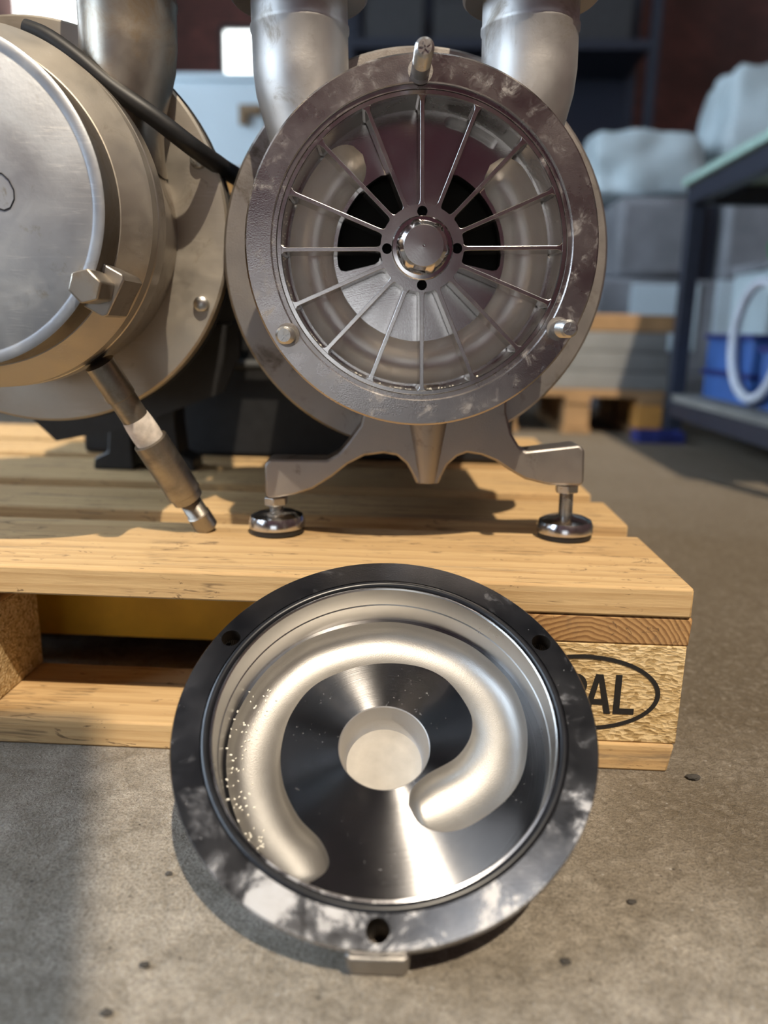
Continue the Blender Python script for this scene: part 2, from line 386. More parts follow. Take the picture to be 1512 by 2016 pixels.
# ------------------------------------------------------------------ mesh helpers
class MB:
    def __init__(s): s.v = []; s.f = []
    def add(s, vs, fs):
        o = len(s.v)
        s.v += [tuple(p) for p in vs]
        s.f += [tuple(i+o for i in f) for f in fs]
        return s
    def box(s, x0, x1, y0, y1, z0, z1):
        vs = [(x, y, z) for x in (x0, x1) for y in (y0, y1) for z in (z0, z1)]
        return s.add(vs, [(0, 1, 3, 2), (4, 6, 7, 5), (0, 4, 5, 1), (2, 3, 7, 6), (0, 2, 6, 4), (1, 5, 7, 3)])
    def lathe(s, prof, seg=96, cx=0, cz=0, a0=0.0):
        """profile [(radius, y)] turned about the Y axis"""
        vs, fs = [], []
        rings = []
        for r, y in prof:
            if r < 1e-6:
                rings.append([len(vs)]); vs.append((cx, y, cz))
            else:
                rings.append(list(range(len(vs), len(vs)+seg)))
                vs += [(cx+r*cos(2*pi*k/seg+a0), y, cz+r*sin(2*pi*k/seg+a0)) for k in range(seg)]
        for A, B in zip(rings, rings[1:]):
            if len(A) == 1 and len(B) == 1: continue
            for k in range(seg):
                k2 = (k+1) % seg
                if len(A) == 1: fs.append((A[0], B[k2], B[k]))
                elif len(B) == 1: fs.append((A[k], A[k2], B[0]))
                else: fs.append((A[k], A[k2], B[k2], B[k]))
        return s.add(vs, fs)
    def tube(s, pts, radii, seg=20, caps=True):
        pts = [Vector(p) for p in pts]
        n = len(pts)
        if not hasattr(radii, '__len__'): radii = [radii]*n
        vs, fs = [], []
        ref = None
        for i, p in enumerate(pts):
            t = (pts[min(i+1, n-1)]-pts[max(i-1, 0)])
            if t.length < 1e-9: t = pts[-1]-pts[0]
            t.normalize()
            if ref is None:
                ref = t.orthogonal().normalized()
            ref = (ref - t*ref.dot(t)).normalized()
            b = t.cross(ref)
            for k in range(seg):
                a = 2*pi*k/seg
                vs.append(p+(ref*cos(a)+b*sin(a))*radii[i])
        for i in range(n-1):
            for k in range(seg):
                k2 = (k+1) % seg
                fs.append((i*seg+k, i*seg+k2, (i+1)*seg+k2, (i+1)*seg+k))
        if caps:
            fs.append(tuple(reversed(range(seg)))); fs.append(tuple(range((n-1)*seg, n*seg)))
        return s.add(vs, fs)
    def plate(s, loops, y, flip=False):
        """flat region in the XZ plane bounded by closed loops (even-odd)"""
        pts, edges = [], []
        for lp in loops:
            o = len(pts)
            pts += [Vector((p[0], p[1])) for p in lp]
            edges += [(o+i, o+(i+1) % len(lp)) for i in range(len(lp))]
        ov, oe, of, *_ = delaunay_2d_cdt(pts, edges, [], 0, 1e-5)
        keep = []
        for f in of:
            cx = sum(ov[i].x for i in f)/len(f); cz = sum(ov[i].y for i in f)/len(f)
            ins = False
            for lp in loops:
                j = len(lp)-1
                for i in range(len(lp)):
                    x1, z1 = lp[i][0], lp[i][1]; x2, z2 = lp[j][0], lp[j][1]
                    if (z1 > cz) != (z2 > cz) and cx < (x2-x1)*(cz-z1)/(z2-z1)+x1: ins = not ins
                    j = i
            if ins: keep.append(tuple(reversed(f)) if flip else tuple(f))
        return s.add([(p.x, y, p.y) for p in ov], keep)
    def wall(s, loop, y0, y1):
        n = len(loop)
        vs = [(p[0], y0, p[1]) for p in loop]+[(p[0], y1, p[1]) for p in loop]
        return s.add(vs, [(i, (i+1) % n, n+(i+1) % n, n+i) for i in range(n)])
    def prism(s, loop, y0, y1, holes=()):
        s.plate([loop, *holes], y0); s.plate([loop, *holes], y1, True)
        for lp in (loop, *holes): s.wall(lp, y0, y1)
        return s
    def move(s, dx=0, dy=0, dz=0):
        s.v = [(a+dx, b+dy, c+dz) for a, b, c in s.v]; return s
    def xf(s, mat):
        s.v = [tuple(mat @ Vector(p)) for p in s.v]; return s
    def build(s, name, mat, parent=None, bevel=0.0, angle=32, normals=True, loc=None):
        me = bpy.data.meshes.new(name)
        me.from_pydata([(a*S, b*S, c*S) for a, b, c in s.v], [], s.f)
        bm = bmesh.new(); bm.from_mesh(me)
        bmesh.ops.remove_doubles(bm, verts=bm.verts, dist=2e-6)
        if normals: bmesh.ops.recalc_face_normals(bm, faces=bm.faces)
        bm.to_mesh(me); bm.free()
        for p in me.polygons: p.use_smooth = True
        me.set_sharp_from_angle(angle=rad(angle))
        me.materials.append(mat)
        o = bpy.data.objects.new(name, me)
        COL.objects.link(o)
        if parent: o.parent = parent
        if loc: o.location = tuple(c*S for c in loc)
        if bevel:
            b = o.modifiers.new('bevel', 'BEVEL'); b.width = bevel*S; b.segments = 2; b.limit_method = 'ANGLE'; b.angle_limit = rad(40)
        return o

def circle(r, n=96, cx=0, cz=0, a0=0.0):
    return [(cx+r*cos(2*pi*k/n+a0), cz+r*sin(2*pi*k/n+a0)) for k in range(n)]

def kidney(r0, r1, t0, t1, n=24, corner=4.0):
    """ring-sector loop with rounded corners, degrees"""
    out = []
    c0, c1 = math.degrees(corner/r1), math.degrees(corner/r0)
    def P(r, t): return (r*cos(rad(t)), r*sin(rad(t)))
    out += [P(r1, t0+c0+(t1-t0-2*c0)*k/n) for k in range(n+1)]
    out += [P(r1-corner*0.3, t1-c0*0.3), P(r1-corner, t1)]
    out += [P(r0+corner, t1), P(r0+corner*0.3, t1-c1*0.3)]
    out += [P(r0, t1-c1-(t1-t0-2*c1)*k/n) for k in range(n+1)]
    out += [P(r0+corner*0.3, t0+c1*0.3), P(r0+corner, t0)]
    out += [P(r1-corner, t0), P(r1-corner*0.3, t0+c0*0.3)]
    return out

def catmull(pts, n):
    """resample a polyline as a smooth curve with n points, even in arc length"""
    P = [Vector(p) for p in pts]
    dense = []
    for i in range(len(P)-1):
        p0, p1, p2, p3 = P[max(i-1, 0)], P[i], P[i+1], P[min(i+2, len(P)-1)]
        for k in range(16):
            t = k/16
            dense.append(0.5*((2*p1)+(-p0+p2)*t+(2*p0-5*p1+4*p2-p3)*t*t+(-p0+3*p1-3*p2+p3)*t**3))
    dense.append(P[-1])
    L = [0]
    for a, b in zip(dense, dense[1:]): L.append(L[-1]+(b-a).length)
    out, j = [], 0
    for k in range(n):
        d = L[-1]*k/(n-1)
        while j < len(L)-2 and L[j+1] < d: j += 1
        t = (d-L[j])/max(1e-9, L[j+1]-L[j])
        out.append(dense[j].lerp(dense[j+1], min(1, max(0, t))))
    return out

def empty(name, loc, rot=(0, 0, 0)):
    o = bpy.data.objects.new(name, None)
    COL.objects.link(o)
    o.location = tuple(c*S for c in loc); o.rotation_euler = rot
    o.empty_display_size = 0.05
    return o

def tag(o, label, cat, group=None, kind=None):
    o['label'] = label; o['category'] = cat
    if group: o['group'] = group
    if kind: o['kind'] = kind
    return o

def struct(o):
    o['kind'] = 'structure'; return o

# ------------------------------------------------------------------ the hall
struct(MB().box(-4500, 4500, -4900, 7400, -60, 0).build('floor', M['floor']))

def wall_with_holes(name, axis, pos, a0, a1, holes, thick=160, height=6600):
    """upright wall with rectangular openings; axis 'x' = wall along X at y=pos, 'y' = along Y at x=pos"""
    loops = [[(a0, 0), (a1, 0), (a1, height), (a0, height)]]
    hs = [[(h[0], h[2]), (h[1], h[2]), (h[1], h[3]), (h[0], h[3])] for h in holes]
    mb = MB().prism(loops[0], 0, thick, hs)
    if axis == 'x': mb.v = [(x, pos+y, z) for x, y, z in mb.v]
    else: mb.v = [(pos+y, x, z) for x, y, z in mb.v]
    return struct(mb.build(name, M['brick']))

wins_back = [(-1975, -1640, 2330, 2790), (-3900, -3130, 2680, 3600), (900, 1250, 3350, 3900)]
wall_with_holes('wall_back', 'x', 6600, -4500, 4500, wins_back)
wins_left = [(-2600, -1300, 900, 3300), (-900, 500, 900, 3300), (900, 2300, 900, 3300)]
wall_with_holes('wall_left', 'y', -3700, -4600, 6600, wins_left, -160)
wall_with_holes('wall_right', 'y', 3900, -4600, 6600, [])
ADDED_DOORWAY = (-1700, 250, 0, 2300)               # doorway added behind the camera for a bright reflection in the pump
wall_with_holes('wall_front', 'x', -4600, -4500, 4500, [ADDED_DOORWAY], -160)
SUN_OPENING = (250, 3650, -4450, -1550)       # opening added in the unseen roof to let the sun in
sky = [(-3600, -3050, -1600, 600), (-2600, -1700, 1800, 4200), (700, 1500, 1800, 4200)]  # unseen roof panes, added as glowing fill light
mb = MB()
mb.plate([[(-4500, -4760), (4500, -4760), (4500, 6760), (-4500, 6760)], *[[(a, c), (b, c), (b, d), (a, d)] for a, b, c, d in sky+[SUN_OPENING]]], 0)
mb.v = [(x, z, 6601) for x, y, z in mb.v]
struct(mb.build('ceiling', M['ceiling']))

nwin = [0]
def window(axis, pos, a0, a1, z0, z1, mat, bars=2):
    nwin[0] += 1
    o = MB()
    def bx(p0, p1, q0, q1, d0, d1, b=o):
        if axis == 'x': b.box(p0, p1, pos+d0, pos+d1, q0, q1)
        else: b.box(pos+d0, pos+d1, p0, p1, q0, q1)
    t = 35
    bx(a0, a0+t, z0, z1, -40, 40); bx(a1-t, a1, z0, z1, -40, 40); bx(a0+t, a1-t, z0, z0+t, -40, 40); bx(a0+t, a1-t, z1-t, z1, -40, 40)
    for k in range(1, bars):
        c = a0+(a1-a0)*k/bars
        bx(c-15, c+15, z0+t, z1-t, -30, 30)
    w = struct(o.build('window_%d' % nwin[0], M['frame']))
    for k in range(bars):
        lo = a0+t+4 if k == 0 else a0+(a1-a0)*k/bars+19
        hi = a1-t-4 if k == bars-1 else a0+(a1-a0)*(k+1)/bars-19
        pb = MB(); bx(lo, hi, z0+t+4, z1-t-4, -5, 5, pb)
        pb.build('pane', mat, w)
    return w
for a0, a1, z0, z1 in wins_back: window('x', 6660, a0, a1, z0, z1, M['window_far'], 1)
for a0, a1, z0, z1 in wins_left: window('y', -3760, a0, a1, z0, z1, M['window'], 3)
for a, b, c, d in sky:
    nwin[0] += 1
    fr = MB().box(a, b, c, c+30, 6560, 6620).box(a, b, d-30, d, 6560, 6620).box(a, a+30, c, d, 6560, 6620).box(b-30, b, c, d, 6560, 6620)
    w = struct(fr.build('window_%d' % nwin[0], M['frame']))
    MB().box(a+34, b-34, c+34, d-34, 6590, 6600).build('pane', M['roof_fill'], w)

# ------------------------------------------------------------------ pallet
pallet = empty('wooden_pallet', (0, 0, 0))
tag(pallet, 'worn light wooden pallet carrying the two steel pumps', 'pallet')
def slab(name, dims, loc, mat, bevel=1.6, taper=None):
    x, y, z = dims
    mb = MB().box(-x/2, x/2, -y/2, y/2, -z/2, z/2)
    # a little unevenness so no two boards are quite alike
    mb.v = [(a+random.uniform(-.8, .8), b+random.uniform(-.8, .8), c+random.uniform(-.4, .4)) for a, b, c in mb.v]
    if taper: mb.v = [taper(p) for p in mb.v]
    return mb.build(name, mat, pallet, bevel=bevel, loc=loc)
for k, (y0, y1) in enumerate(((0, 145), (187, 287), (328, 473), (514, 614), (655, 800))):
    slab('deck_board', (1200, y1-y0, 22), (-598+(0, 1, -4, 2, 0)[k], (y0+y1)/2, 133), M['board'], 2.0)
for x0 in (-145, -672.5, -1200):
    slab('stringer_board', (145, 796, 21.4), (x0+72.5+3, 400, 111), M['stringer'])
blocks = []
for yi, (y0, y1) in enumerate(((2, 100), (328, 472), (700, 798))):
    for x0 in (-145, -672.5, -1200):
        b = slab('block', (143, y1-y0, 77.6), (x0+72.5+2, (y0+y1)/2, 61.2), M['chip'], 1.2)
        blocks.append((b, x0+72.5+2, (y0+y1)/2))
def chamfer(p):
    a, b, c = p
    if c < 0 and abs(a) > 500: a = a*0.994
    return (a, b, c)
for y0, y1 in ((0, 100), (328, 473), (700, 800)):
    slab('bottom_board', (1192, y1-y0, 21.6), (-595.5, (y0+y1)/2, 11.2), M['board'], 2.0, chamfer)

# stamped oval and letters on the near right block
blk, bx_, by_ = blocks[0]
N = 96
oval = [(57*cos(2*pi*k/N), 30*sin(2*pi*k/N)) for k in range(N)]
oval2 = [(53.6*cos(2*pi*k/N), 27.0*sin(2*pi*k/N)) for k in range(N)]
ov = MB().prism(oval, -0.35, 0.0, [oval2])
o = ov.build('stamped_oval', M['ink'], blk, loc=(-0.5, -49.4, 0)); o['label'] = 'black stamped oval outline'
def arc(cx, cz, rx, rz, t0, t1, n=10): return [(cx+rx*cos(rad(t0+(t1-t0)*k/n)), cz+rz*sin(rad(t0+(t1-t0)*k/n))) for k in range(n+1)]
letters = {
 'E': ([(-37, -15.5), (-21, -15.5), (-21, -11), (-32.4, -11), (-32.4, -2), (-23, -2), (-23, 2.4), (-32.4, 2.4), (-32.4, 11), (-21.5, 11), (-21.5, 15.5), (-37, 15.5)], []),
 'P': ([(-17, -15.5), (-12.4, -15.5), (-12.4, -3.2), *arc(-6.5, 6.2, 8.5, 9.3, -90, 90), (-17, 15.5)], [[(-12.4, 1.2), *arc(-7, 6.2, 4.6, 4.9, -90, 90), (-12.4, 11.1)]]),
 'A': ([(0.5, -15.5), (5.2, -15.5), (6.7, -8.6), (14.3, -8.6), (15.8, -15.5), (20.5, -15.5), (13.2, 15.5), (7.8, 15.5)], [[(7.7, -4.2), (13.3, -4.2), (10.5, 9.6)]]),
 'L': ([(22.3, -15.5), (37.5, -15.5), (37.5, -11), (26.9, -11), (26.9, 15.5), (22.3, 15.5)], [])}
lm = MB()
for lp, hs in letters.values(): lm.prism(lp, -0.35, 0.0, hs)
lo = lm.build('stamped_letters', M['ink'], blk, loc=(1.0, -49.4, -0.5)); lo['label'] = 'black stamped letters EPAL'

# ------------------------------------------------------------------ pumps
H = 232.0                                  # shaft height above the deck

def hexagon(r, a0=0.0): return circle(r, 6, a0=a0)

def put(mb): return mb.move(0, 0, H)

def pump_common(root, mats, bracket_y, feet, pipes=(-89, 84), top=260, bolts=0):
    """casing, rear flange, motor, pipes, foot bracket: local frame, y runs back along the shaft"""
    zc = H
    # rear flange
    rf = MB().lathe([(118, 80), (156, 80), (158, 82), (158, 97), (156, 99), (100, 99), (100, 84), (118, 80)], 128)
    put(rf).build('rear_flange', mats['flange'], root)
    put(MB().lathe([(150, 99), (159.4, 99), (159.4, 101.5), (150, 101.5), (150, 99)], 128)).build('gasket', M['rubber'], root)
    for k in range(bolts):
        a = rad(22.5+45*k)
        b = MB()
        b.lathe([(0, 73.5), (4, 73.9), (6, 75.4), (6.6, 77.2), (6.6, 80.2)], 24).move(146*cos(a), 0, zc+146*sin(a))
        b.build('flange_bolt', M['zinc'], root)
    body = MB().lathe([(119, 20), (119, 30), (116, 36), (116, 80.2)], 128)
    put(body).build('casing_body', mats['body'], root)
    mot = MB().lathe([(0, 425), (95, 425), (120, 405), (120, 130), (104, 118), (100, 99)], 64)
    put(mot).build('motor', M['motor'], root)
    for k in range(20):
        a = 2*pi*k/20
        f = MB().box(118, 131, 140, 395, -2, 2)
        f.v = [(x*cos(a)-z*sin(a), y, zc+x*sin(a)+z*cos(a)) for x, y, z in f.v]
        f.build('cooling_fin', M['motor'], root)
    # pipes
    for sgn, px in zip((-1, 1), pipes):
        path, rr = [], []
        for z, dx, r in ((40, -9, 30), (70, -7.5, 31), (88, -6, 32), (104, -3.5, 33.6), (120, -1, 35.4), (134, 0, 36), (158, 0, 36), (160, 0, 37.0), (163, 0, 37.0), (165, 0, 36), (top, 0, 36)):
            path.append((px+sgn*dx, 62, zc+z)); rr.append(r)
        p = MB().tube(path, rr, 56)
        # the pipe foot follows the round casing instead of reaching into the bore
        fit_ = []
        for x, y, z in p.v:
            r = hypot(x, z-zc)
            if r < 117.5: x, z = x*117.5/r, zc+(z-zc)*117.5/r
            fit_.append((x, y, z))
        p.v = fit_
        po = p.build('pipe', mats['pipe'], root)
        c = MB()
        c.lathe([(36, 0), (49, 0), (51, 2), (51, 12), (49, 14), (36, 14)], 56)
        c.v = [(x+px, z+62, zc+181+y) for x, y, z in c.v]
        c.build('pipe_collar', mats['collar'], po)
    if bracket_y is None:                  # carried by two feet under the motor
        for sx in (-1, 1):
            b = MB().prism([(sx*40, H-110), (sx*40, 60), (sx*44, 22), (sx*60, 14), (sx*62, 0), (sx*12, 0), (sx*15, 50), (sx*15, H-116)], 345, 395)
            b.build('motor_foot', M['rubber'], root, bevel=2)
        return None
    # foot bracket
    br = [(-128, -166), (-124, -162), (-76, -163), (-66, -158), (-56, -146), (-47, -134), (-44, -122), (-44, -100), (74, -100), (74, -124), (79, -142), (86, -153),
          (92, -157), (137, -152), (141, -156), (142, -184), (138, -187), (112, -186), (92, -181), (78, -173), (66, -165), (54, -160), (42, -158), (34, -161),
          (26, -168), (21, -178), (19, -184), (-1, -184), (-4, -176), (-9, -167), (-17, -160), (-28, -158), (-44, -160), (-58, -167), (-72, -178), (-88, -188), (-104, -193), (-125, -196), (-128, -193)]
    b = MB().prism(br, bracket_y, bracket_y+30)
    bo = put(b).build('foot_bracket', mats['bracket'], root, bevel=3.0)
    rb = MB().tube([(9, bracket_y+4, -100), (9, bracket_y+4, -150), (9, bracket_y+6, -183)], [22, 13, 8.5], 24)
    put(rb).build('bracket_rib', mats['bracket'], bo)
    for fx, ztop, zdeck in feet:
        yy = bracket_y+15
        prof = [(0, zdeck+20), (7, zdeck+20), (9, zdeck+19), (17, zdeck+18.2), (22.5, zdeck+15.5), (24.3, zdeck+11.5), (24.3, zdeck+5.6), (23.5, zdeck+5)]
        f = MB().lathe(prof, 48)
        f.v = [(x+fx, yy+z, y) for x, y, z in f.v]
        fo_ = f.build('levelling_foot', M['chrome'], root)
        pd = MB().lathe([(0, zdeck+5.2), (23.2, zdeck+5.2), (23.2, zdeck+1), (22, zdeck), (0, zdeck)], 48)
        pd.v = [(x+fx, yy+z, y) for x, y, z in pd.v]
        pd.build('rubber_pad', M['rubber'], fo_)
        # threaded rod with real thread ridges
        z = zdeck+19.5; prof = [(0, z)]
        while z < ztop-0.5:
            prof += [(5.3, z), (6.2, z+0.65)]; z += 1.3
        prof += [(5.3, z), (0, z)]
        r = MB().lathe(prof, 24)
        r.v = [(x+fx, yy+zz, y) for x, y, zz in r.v]
        r.build('threaded_rod', M['zinc'], fo_)
        n = MB().prism(hexagon(10.5, 0.4), ztop-7, ztop)
        n.v = [(x+fx, yy+zz, y) for x, y, zz in n.v]
        n.build('lock_nut', M['zinc'], fo_, bevel=0.8)
    return bo

def stud(root, ang, length, r=6.3):
    a = rad(ang)
    prof = [(0, -length), (4.6, -length), (5.6, -length+1.0)]
    y = -length+1.0
    while y < -length*0.45:
        prof += [(6.25, y+0.6), (5.75, y+1.2)]; y += 1.2
    prof += [(6.4, y+0.8), (6.4, 1.0)]
    m = MB().lathe(prof, 28).move(116*cos(a), 0, H+116*sin(a))
    o = m.build('stud', M['zinc'], root)
    # ragged star punched in the stud end
    st = MB()
    for k in range(5):
        t = 2*pi*k/5+ang
        st.box(0.6, 3.6, -0.5, 0.5, -0.55, 0.55)
        st.v[-8:] = [(x*cos(t)-z*sin(t)+116*cos(a), y-length-0.2, H+x*sin(t)+z*cos(t)+116*sin(a)) for x, y, z in st.v[-8:]]
    st.build('punched_end', M['zinc'], o)
    c = MB().lathe([(6.4, -0.2), (8.6, -0.2), (8.8, 0.4), (8.8, 1.0)], 28).move(116*cos(a), 0, H+116*sin(a))
    c.build('stud_seat', M['cast'], o)
    return o

# --- the open pump -----------------------------------------------------
PC = (-192.5, 58.0)
pump = empty('open_pump', (PC[0], PC[1], 144), (0, rad(-1.5), rad(3.5)))
tag(pump, 'open steel pump showing its sixteen-bladed wheel above the leaning cover', 'pump')
matsA = dict(flange=M['cast'], body=M['cast'], pipe=M['pipe'], collar=M['cast'], bracket=M['cast'])
pump_common(pump, matsA, 55, [(-121, 230-195, 3.2), (131, 230-186, -3.4)])

fl = MB().lathe([(107.4, 20), (126.5, 20), (128, 18.5), (128, 1.6), (126.6, 0), (109.4, 0), (108.6, 0.8), (108.6, 2.2), (105.6, 2.2)], 160)
put(fl).build('casing_flange', M['ring'], pump)
bw = MB().lathe([(105.6, 2.2), (105.2, 3.0), (105.2, 11), (103, 11.6), (102.2, 30), (101.4, 40)], 160)
put(bw).build('casing_bore', M['bore'], pump)
PD = 40.0
# channel in the back plate
R_IN, R_OUT, TH0, TH1 = 66.0, 99.5, 121.0, 410.0
NS = 150
inner, outer = [], []
for k in range(NS+1):
    t = TH0+(TH1-TH0)*k/NS
    e = min(k, NS-k)/NS*rad(TH1-TH0)*82/18.0
    w = 1.0 if e >= 1 else math.sqrt(max(0.0, 1-(1-e)**2))
    rm = (R_IN+R_OUT)/2; hw = (R_OUT-R_IN)/2*w
    inner.append(((rm-hw)*cos(rad(t)), (rm-hw)*sin(rad(t)))); outer.append(((rm+hw)*cos(rad(t)), (rm+hw)*sin(rad(t))))
def groove(inner, outer, y0, dmax, nphi=18, power=1.0):
    vs, fs = [], []
    n = len(inner)
    for a, b in zip(inner, outer):
        w = hypot(a[0]-b[0], a[1]-b[1])
        d = min(dmax, w*0.62)
        for j in range(nphi+1):
            ph = pi*j/nphi
            t = (1-cos(ph))/2
            vs.append((a[0]+(b[0]-a[0])*t, y0+d*sin(ph)**power, a[1]+(b[1]-a[1])*t))
    for i in range(n-1):
        for j in range(nphi):
            p = i*(nphi+1)+j
            fs.append((p, p+1, p+nphi+2, p+nphi+1))
    return MB().add(vs, fs)
gl = inner+outer[::-1][1:-1]
ports = [kidney(30, 63.2, 112.5, 193, corner=5), kidney(30, 63.2, -13, 67.5, corner=5)]
ch = groove(inner, outer, PD, 20)
put(ch).build('side_channel', M['channel'], pump, angle=60)
slot = kidney(91.5, 99.5, 53, 79, 16, 3.5)
pl = MB().plate([circle(101.6, 160), gl, *ports, slot], PD)
put(pl).build('port_plate', M['plate'], pump)
for p in ports:
    w = MB().wall(p, PD, PD+9)
    put(w).build('port_wall', M['plate'], pump)
w = MB().wall(slot, PD, PD+14); w.plate([slot], PD+14)
put(w).build('outlet_slot', M['plate'], pump)
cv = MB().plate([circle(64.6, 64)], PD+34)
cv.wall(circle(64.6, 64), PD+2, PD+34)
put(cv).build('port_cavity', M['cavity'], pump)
# impeller: hub with four holes, rim, sixteen blades, nut
holes = [circle(3.7, 24, 25.4*cos(rad(90*k)), 25.4*sin(rad(90*k))) for k in range(4)]
hb = MB().plate([circle(30.2, 96), circle(20, 64), *holes], 2.0)
hb.wall(circle(30.2, 96), 2.0, 38); hb.wall(circle(20, 64), 2.0, 6); hb.plate([circle(30.2, 96)], 38)
impeller = put(hb).build('impeller', M['impeller'], pump)
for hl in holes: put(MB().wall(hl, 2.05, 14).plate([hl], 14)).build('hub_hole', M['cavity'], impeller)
rim = MB().lathe([(101.8, 3.2), (102.2, 2.6), (104.8, 2.6), (105.1, 3.0), (105.1, 8.5), (101.8, 8.5), (101.8, 3.2)], 160)
put(rim).build('impeller_rim', M['impeller'], impeller)
bl = MB()
prof = [(29.5, 3.6), (31.2, 1.9), (33.5, 1.5), (97.5, 1.5), (100.2, 1.9), (102, 3.6), (102, -3.6), (100.2, -1.9), (97.5, -1.5), (33.5, -1.5), (31.2, -1.9), (29.5, -3.6)]
bl.prism(prof, 2.8, 36)
b0 = None
for k in range(16):
    if b0 is None:
        b0 = bl.build('blade', M['impeller'], impeller, bevel=0.3)
        ob = b0
    else:
        ob = b0.copy(); COL.objects.link(ob)
    ob.location = (0, 0, H*S)
    ob.rotation_euler = (0, -rad(22.5*k+0.2), 0)
ws = MB().lathe([(21.6, 2.2), (22.2, 1.2), (22.2, -1.5), (21.4, -2.4), (18.6, -2.6), (18.6, 2)], 96)
put(ws).build('washer', M['polish'], impeller)
nt_ = MB()
# hexagon nut with a chamfered round crown
seg = 96
def hexr(t, R):
    k = (t+rad(12)) % (pi/3)
    return R*cos(pi/6)/cos(k-pi/6)
rows = [(-2.0, lambda t: 19.2), (-5.0, lambda t: min(19.2, hexr(t, 19.8))), (-12.5, lambda t: min(18.9, hexr(t, 19.8))), (-15.6, lambda t: min(16.6, hexr(t, 19.8))), (-17.4, lambda t: 14.4)]
vs, fs = [], []
for y, fn in rows:
    for k in range(seg):
        t = 2*pi*k/seg; vs.append((fn(t)*cos(t), y, fn(t)*sin(t)))
for i in range(len(rows)-1):
    for k in range(seg): fs.append((i*seg+k, i*seg+(k+1) % seg, (i+1)*seg+(k+1) % seg, (i+1)*seg+k))
nt_.add(vs, fs)
nut = put(nt_).build('shaft_nut', M['polish'], impeller, angle=25)
cap = MB().lathe([(14.4, -17.4), (13.8, -17.9), (4, -18.1), (1.0, -18.2), (0.9, -17.2), (0, -17.0)], 64)
put(cap).build('nut_face', M['impeller'], impeller)
for ang, ln in ((91, 46), (211.5, 25), (330.5, 34)): stud(pump, ang, ln)

# --- the closed pump beside it -----------------------------------------
pump2 = empty('closed_pump', (-514.5, 48.0, 144), (0, rad(0.5), rad(3.0)))
tag(pump2, 'closed older steel pump with scratched round cover left of the open one', 'pump')
H_keep = H
H = 249.0
matsB = dict(flange=M['old_flange'], body=M['old_side'], pipe=M['pipe_old'], collar=M['pipe_old'], bracket=M['cast'])
pump_common(pump2, matsB, None, [], pipes=(-86, 88), top=280, bolts=8)
fl = MB().lathe([(100, 22), (121, 22), (123, 20), (123, 2), (121.5, 0.2), (100, 0.2)], 128)
put(fl).build('casing_flange', M['old_side'], pump2)
cvb = MB().lathe([(0, -34), (105.5, -34), (107, -33.4), (121, -15.5), (122.5, -13), (122.5, 0)], 160)
cover2 = put(cvb).build('pump_cover', M['old_flange'], pump2, angle=18)
fd = MB().lathe([(0, -65.3), (97.5, -65.3), (98.2, -64.9), (99.2, -64.9), (99.8, -65.2), (105.2, -65.0), (106.4, -64.2)], 160)
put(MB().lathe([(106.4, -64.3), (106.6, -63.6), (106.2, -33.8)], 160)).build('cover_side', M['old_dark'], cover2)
o = put(fd).build('cover_face', M['old_face'], cover2); o['label'] = 'scratched grey cover face'
for k, ang in enumerate((-28, 90, 210)):
    a = rad(ang)
    lg = MB().prism([(90, -16), (119, -16), (121.5, -13), (121.5, 13), (119, 16), (90, 16)], -54, -12)
    lg.v = [(x*cos(a)-z*sin(a), y, H+x*sin(a)+z*cos(a)) for x, y, z in lg.v]
    lgo = lg.build('bolt_lug', M['old_side'], cover2, bevel=1.2)
    nb = MB().prism(hexagon(11.3, 0.25), -80, -52)
    nb.v = [(x+109*cos(a), y, H+z+109*sin(a)) for x, y, z in nb.v]
    nb.build('cap_nut', M['pipe_old'], lgo, bevel=1.2)
# pen marks on the cover face
def face_pt(px, py):
    z = 495.2
    q = at(px, py, z)
    a = rad(3.0)
    dx, dy = q.x+514.5, q.y-48
    lx, ly = dx*cos(a)+dy*sin(a), -dx*sin(a)+dy*cos(a)
    return (lx, -65.6, q.z-144)
ring_pts = [(-22, 352), (-8, 341), (6, 344), (18, 356), (26, 375), (25, 392), (16, 408), (4, 413), (-10, 409), (-20, 398), (-27, 376), (-22, 352)]
mk = MB().tube([face_pt(*p) for p in ring_pts], 0.45, 6, False)
o = mk.build('pen_mark', M['marker'], cover2); o['label'] = 'black pen circle'
mk = MB().tube([face_pt(*p) for p in ((-14, 246), (-2, 234), (7, 228))], 0.5, 6)
mk.build('pen_mark', M['marker'], cover2)
# drain pipe: runs down and forward from the casing to just above the deck
A = at(196, 715, 585); B = Vector((-379, 118, 146.5)); rinv = pump2.rotation_euler.to_matrix().inverted()
def loc2(p):
    d = Vector((p.x+514.5, p.y-48, p.z-144)); return rinv @ d
A2, B2 = loc2(A), loc2(B)
def along(t): return A2.lerp(B2, t)
drain = MB().tube([along(t) for t in (0, .18, .185, .33)], [11.5, 11.5, 10.6, 10.6], 32).build('drain_pipe', M['drain'], pump2)
MB().tube([along(t) for t in (.30, .34, .40, .45)], [10.9, 11.6, 11.9, 11.2], 28).build('lime_crust', M['lime'], drain)['label'] = 'white crusted band'
MB().tube([along(t) for t in (.43, .435, .76, .765, .80, .805)], [11, 14.2, 14.2, 13.0, 13.0, 10], 32).build('sleeve', M['drain'], drain)
tp, tr = [], []
t = .79
while t < .90:
    tp += [along(t), along(t+.004)]; tr += [8.4, 9.2]; t += .008
tp += [along(.902), along(.905), along(.992), along(1.0)]; tr += [9.2, 10.0, 10.0, 9.0]
MB().tube(tp, tr, 32).build('threaded_end', M['drain'], drain)
gp = []
